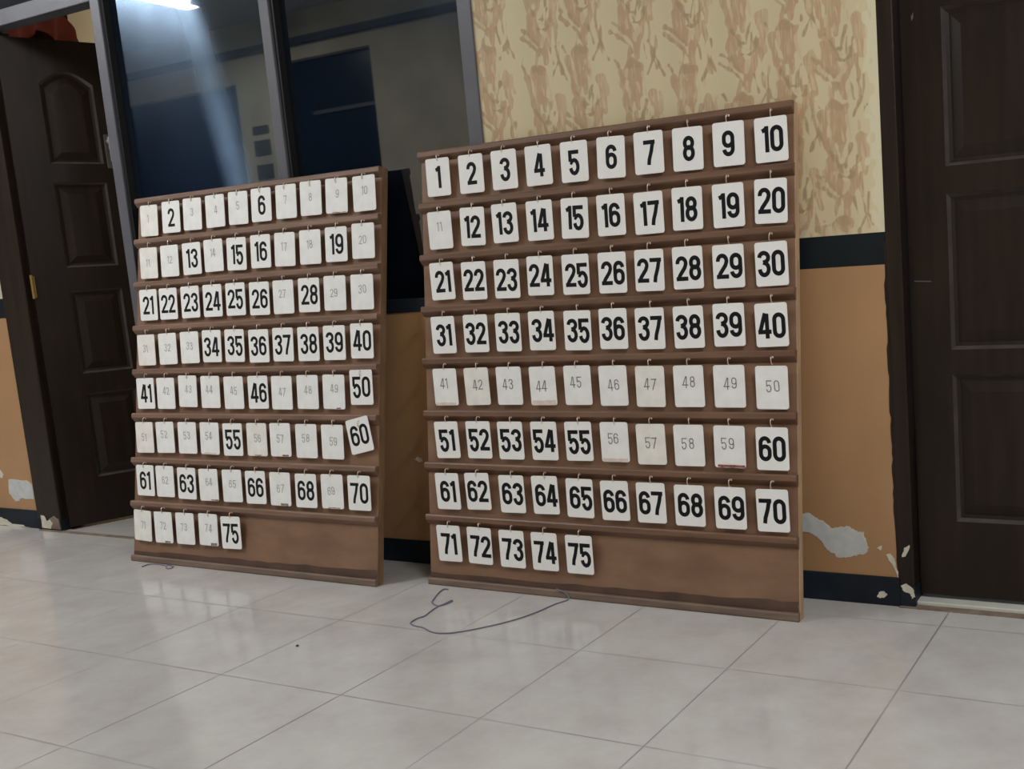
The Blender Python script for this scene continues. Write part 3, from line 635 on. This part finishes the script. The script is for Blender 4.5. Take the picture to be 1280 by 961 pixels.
def board(o, yaw, lean, W, H, rows, cardstr, cw, ch, fronts, side, label, tilt, edge, seed):
    rnd = random.Random(seed)
    u = Vector((math.cos(yaw), math.sin(yaw), 0)); bk = Vector((-math.sin(yaw), math.cos(yaw), 0))
    v = bk * math.sin(lean) + Vector((0, 0, 1)) * math.cos(lean); n = u.cross(v)
    B = Matrix(((u.x, v.x, n.x, o[0]), (u.y, v.y, n.y, o[1]), (u.z, v.z, n.z, o[2]), (0, 0, 0, 1)))
    root = empty('number_board', mw=B); tag(root, label, 'board')
    bm = bmesh.new(); box(bm, 0, W, 0.0, H, -0.012, 0.0); obj('panel', bm, M['panel'], root, bevel=0.0015)
    for x0, x1 in ((0, 0.03), (W - 0.03, W)):
        bm = bmesh.new(); box(bm, x0, x1, 0, H, -0.026, -0.012); obj('side_batten', bm, edge, root, bevel=0.002)
    bm = bmesh.new(); box(bm, W - 0.0002, W + 0.0015, 0.002, H - 0.002, -0.0255, -0.0004); obj('edge_strip', bm, edge, root)
    def rail(v0, v1, d, m, name, ch_=0.012):
        bm = bmesh.new()
        prof = [(0.0, v0 - ch_), (0.002, v0 - ch_), (d - 0.003, v0 - 0.001), (d, v0 + 0.003), (d, v1 - 0.004), (d * 0.8, v1), (0.0, v1)]
        A = [bm.verts.new((-0.002, y, z)) for z, y in prof]; C_ = [bm.verts.new((W + 0.001, y, z)) for z, y in prof]
        bm.faces.new(A); bm.faces.new(C_[::-1])
        for i in range(len(prof)): bm.faces.new((A[i], A[(i + 1) % len(prof)], C_[(i + 1) % len(prof)], C_[i]))
        return obj(name, bm, m, root)
    lows = rows
    for r in range(8): rail(lows[r], min(lows[r] + 0.019, H), 0.016, M['rail'] if side == 'right' else M['rail_pale'], 'rail')
    rail(0.0, 0.021, 0.010, M['foot'], 'foot_rail', 0.0)
    # dirt band the mop leaves above the foot rail
    bm = bmesh.new(); prism(bm, ragged([(0.002, 0.021), (W - 0.002, 0.021), (W - 0.002, 0.050), (W * 0.7, 0.044), (W * 0.4, 0.040), (0.002, 0.036)], 0.003, 8, seed), -0.0003, 0.0005, axis='z')
    obj('dirt_band', bm, M['dirt'], root)
    hook0 = None
    vals = [tuple(float(q) for q in s.split(',')) for s in cardstr.split()]
    for i, (cu, cv, rot) in enumerate(vals):
        num = i + 1; r = i // 10
        cu, cv = cu / 1000, cv / 1000
        if hook0 is None:
            bm = bmesh.new()
            tube(bm, [(0, 0, -0.002), (0, 0, 0.003)], 0.0034, 10)
            tube(bm, smooth_path([(0, 0, 0.0), (0, 0.0015, 0.007), (0, -0.002, 0.0115), (0, -0.009, 0.0125), (0, -0.016, 0.0105), (0, -0.019, 0.008), (0, -0.0175, 0.004)], 4), 0.0014, 8)
            me = obj('hook', bm, M['hook'], root, smooth=True); hook0 = me
            hk = me
        else:
            hk = hook0.copy(); COL.objects.link(hk); hk.parent = root
        hk.location = (cu + rnd.uniform(-.002, .002), lows[r] + 0.001, 0.0125); hk.rotation_euler = (0, rnd.uniform(-.25, .25), rnd.uniform(-.15, .15))
        # the card: its own top-level thing
        front = num in fronts
        mw = B @ Matrix.Translation((cu, cv, 0.0165)) @ Matrix.Rotation(math.radians(rot), 4, 'Z') @ Matrix.Rotation(tilt, 4, 'X')
        m = M['card'] if front else (M['card_stain'] if (num * 7 + seed) % 5 == 0 else M['card_back'])
        key = (side, m.name)
        if key not in CARD_ME:
            c = obj('number_card', card_bm(cw, ch), m); CARD_ME[key] = c.data
        else:
            c = bpy.data.objects.new('number_card', CARD_ME[key]); COL.objects.link(c)
        c.matrix_world = mw
        txt = str(num)
        if front:
            bmn = number_mesh(txt, 0.0655, 1.0, 0.0110 if side == 'right' else 0.0096, 0.0038 if len(txt) > 1 else 0, (rnd.uniform(-.002, .003) + 0.001, rnd.uniform(-.002, .002)))
            obj('numeral', bmn, M['ink'], c)
            lab = 'white card with bold black %s facing out on the %s board' % (txt, side)
        else:
            strong = side == 'right' and num != 11
            big = 0.032 if strong else 0.028
            bmn = number_mesh(txt, big, 1.0, 0.0023 if strong else 0.0024, 0.003, (rnd.uniform(-.006, .004), rnd.uniform(0.0, .012)), 0.0012, rnd)
            nm = obj('numeral', bmn, M['pencil'] if strong else M['faint'], c); nm['label'] = 'pencilled number'
            lab = 'blank white card back with faint pencilled %s on the %s board' % (txt, side)
        if side == 'left' and num == 60: lab = 'white card with bold black 60 hanging askew on the left board'
        scr = SCRAPS.get((side, num))
        if scr:
            x0, x1, hh, mk = scr
            bmx = bmesh.new(); prism(bmx, ragged([(x0, -ch / 2 + 0.001), (x1, -ch / 2 + 0.001), (x1, -ch / 2 + hh), (x0, -ch / 2 + hh)], 0.0008, 6, num), 0.0004, 0.0011, axis='z')
            obj('stain' if mk == 'pink' else 'tape_scrap', bmx, M[mk], c)
        tag(c, lab, 'card', 'number cards on the %s board' % side)
    return B
CARD_ME = {}
M['dirt'] = mat('grimy_band', (0.085, 0.045, 0.03), 0.6, 0.4, 9, stretch=(1, 3, 1))
SCRAPS = {('right', 59): (-0.036, 0.042, 0.008, 'red_tape'), ('right', 44): (-0.040, 0.040, 0.014, 'pink'), ('right', 56): (-0.040, 0.040, 0.010, 'pink'), ('right', 41): (-0.040, 0.036, 0.008, 'pink'),
          ('left', 57): (0.006, 0.034, 0.006, 'red_tape'), ('left', 67): (0.000, 0.034, 0.008, 'grey_tape'), ('left', 72): (0.004, 0.032, 0.007, 'grey_tape'), ('left', 74): (0.010, 0.040, 0.010, 'grey_tape'),
          ('left', 56): (-0.012, 0.018, 0.004, 'grey_tape'), ('left', 49): (0.010, 0.028, 0.005, 'red_tape'), ('left', 9): (-0.02, 0.04, 0.003, 'red_tape'), ('left', 69): (-0.02, 0.03, 0.004, 'red_tape'), ('left', 54): (-0.03, 0.03, 0.006, 'pink'), ('left', 64): (0.01, 0.045, 0.005, 'red_tape')}
rowsR = [1.312, 1.156, 0.998, 0.840, 0.681, 0.521, 0.361, 0.200]
rowsL = [1.295, 1.147, 0.991, 0.833, 0.675, 0.516, 0.356, 0.199]
backsR = {11, 41, 42, 43, 44, 45, 46, 47, 48, 49, 50, 56, 57, 58, 59}
frontsR = set(range(1, 76)) - backsR
frontsL = {2, 6, 13, 15, 16, 19, 21, 22, 23, 24, 25, 26, 28, 34, 35, 36, 37, 38, 39, 40, 41, 46, 50, 55, 60, 61, 63, 66, 68, 70, 75}
board((-1.5634, -0.1765, 0), -0.0030438, 0.118892, 1.218, 1.3317, rowsR, CARDS_R, 0.0895, 0.1125, frontsR, 'right',
      'brown wooden number board leaning on the patterned wall beside the right door', 0.103, M['edge'], 11)
board((-2.8882, -0.2429, 0), -0.0026616, 0.168278, 1.1688, 1.3143, rowsL, CARDS_L, 0.0935, 0.1105, frontsL, 'left',
      'brown wooden number board leaning on the dark window, mostly blank card backs', 0.088, M['edge_dark'], 23)

# ------------------------------------------------------------------ loose things on the floor
P = [(-1.464, -.214), (-1.479, -.217), (-1.472, -.248), (-1.45, -.295), (-1.432, -.327), (-1.408, -.343), (-1.388, -.346), (-1.379, -.327), (-1.378, -.303), (-1.384, -.298), (-1.386, -.329), (-1.389, -.352), (-1.382, -.392), (-1.372, -.431), (-1.38, -.449), (-1.377, -.479), (-1.368, -.492), (-1.343, -.502), (-1.313, -.506), (-1.269, -.525), (-1.238, -.528), (-1.205, -.516), (-1.172, -.488), (-1.144, -.455), (-1.112, -.411), (-1.085, -.357), (-1.069, -.303), (-1.059, -.245), (-1.046, -.213), (-1.043, -.197)]
pp = [(x, y, 0.0022) for x, y in P] + [(-1.046, -.190, 0.010), (-1.062, -.189, 0.020), (-1.085, -.191, 0.028)]
bm = bmesh.new(); tube(bm, smooth_path(pp, 5), 0.0019, 8)
tag(obj('cord', bm, M['wire'], smooth=True), 'long thin grey purple cord looping over the tiles before the right board', 'cord')
P = [(-2.764, -.30), (-2.768, -.279), (-2.763, -.268), (-2.745, -.262), (-2.719, -.263), (-2.686, -.267), (-2.664, -.279), (-2.645, -.291), (-2.631, -.287), (-2.640, -.270), (-2.662, -.262), (-2.69, -.258)]
bm = bmesh.new(); tube(bm, smooth_path([(x, y, 0.0022) for x, y in P], 5), 0.0019, 8)
tag(obj('cord', bm, M['wire'], smooth=True), 'short curled end of cord under the foot of the left board', 'cord')
bm = bmesh.new(); bmesh.ops.create_icosphere(bm, subdivisions=2, radius=0.004)
for v in bm.verts: v.co *= 1 + random.uniform(-.3, .3); v.co.z *= 0.6
bm.transform(Matrix.Translation((-1.559, -.716, 0.003)))
tag(obj('crumb', bm, M['crumb']), 'tiny dark crumb lying on the floor tiles before the left board', 'crumb')
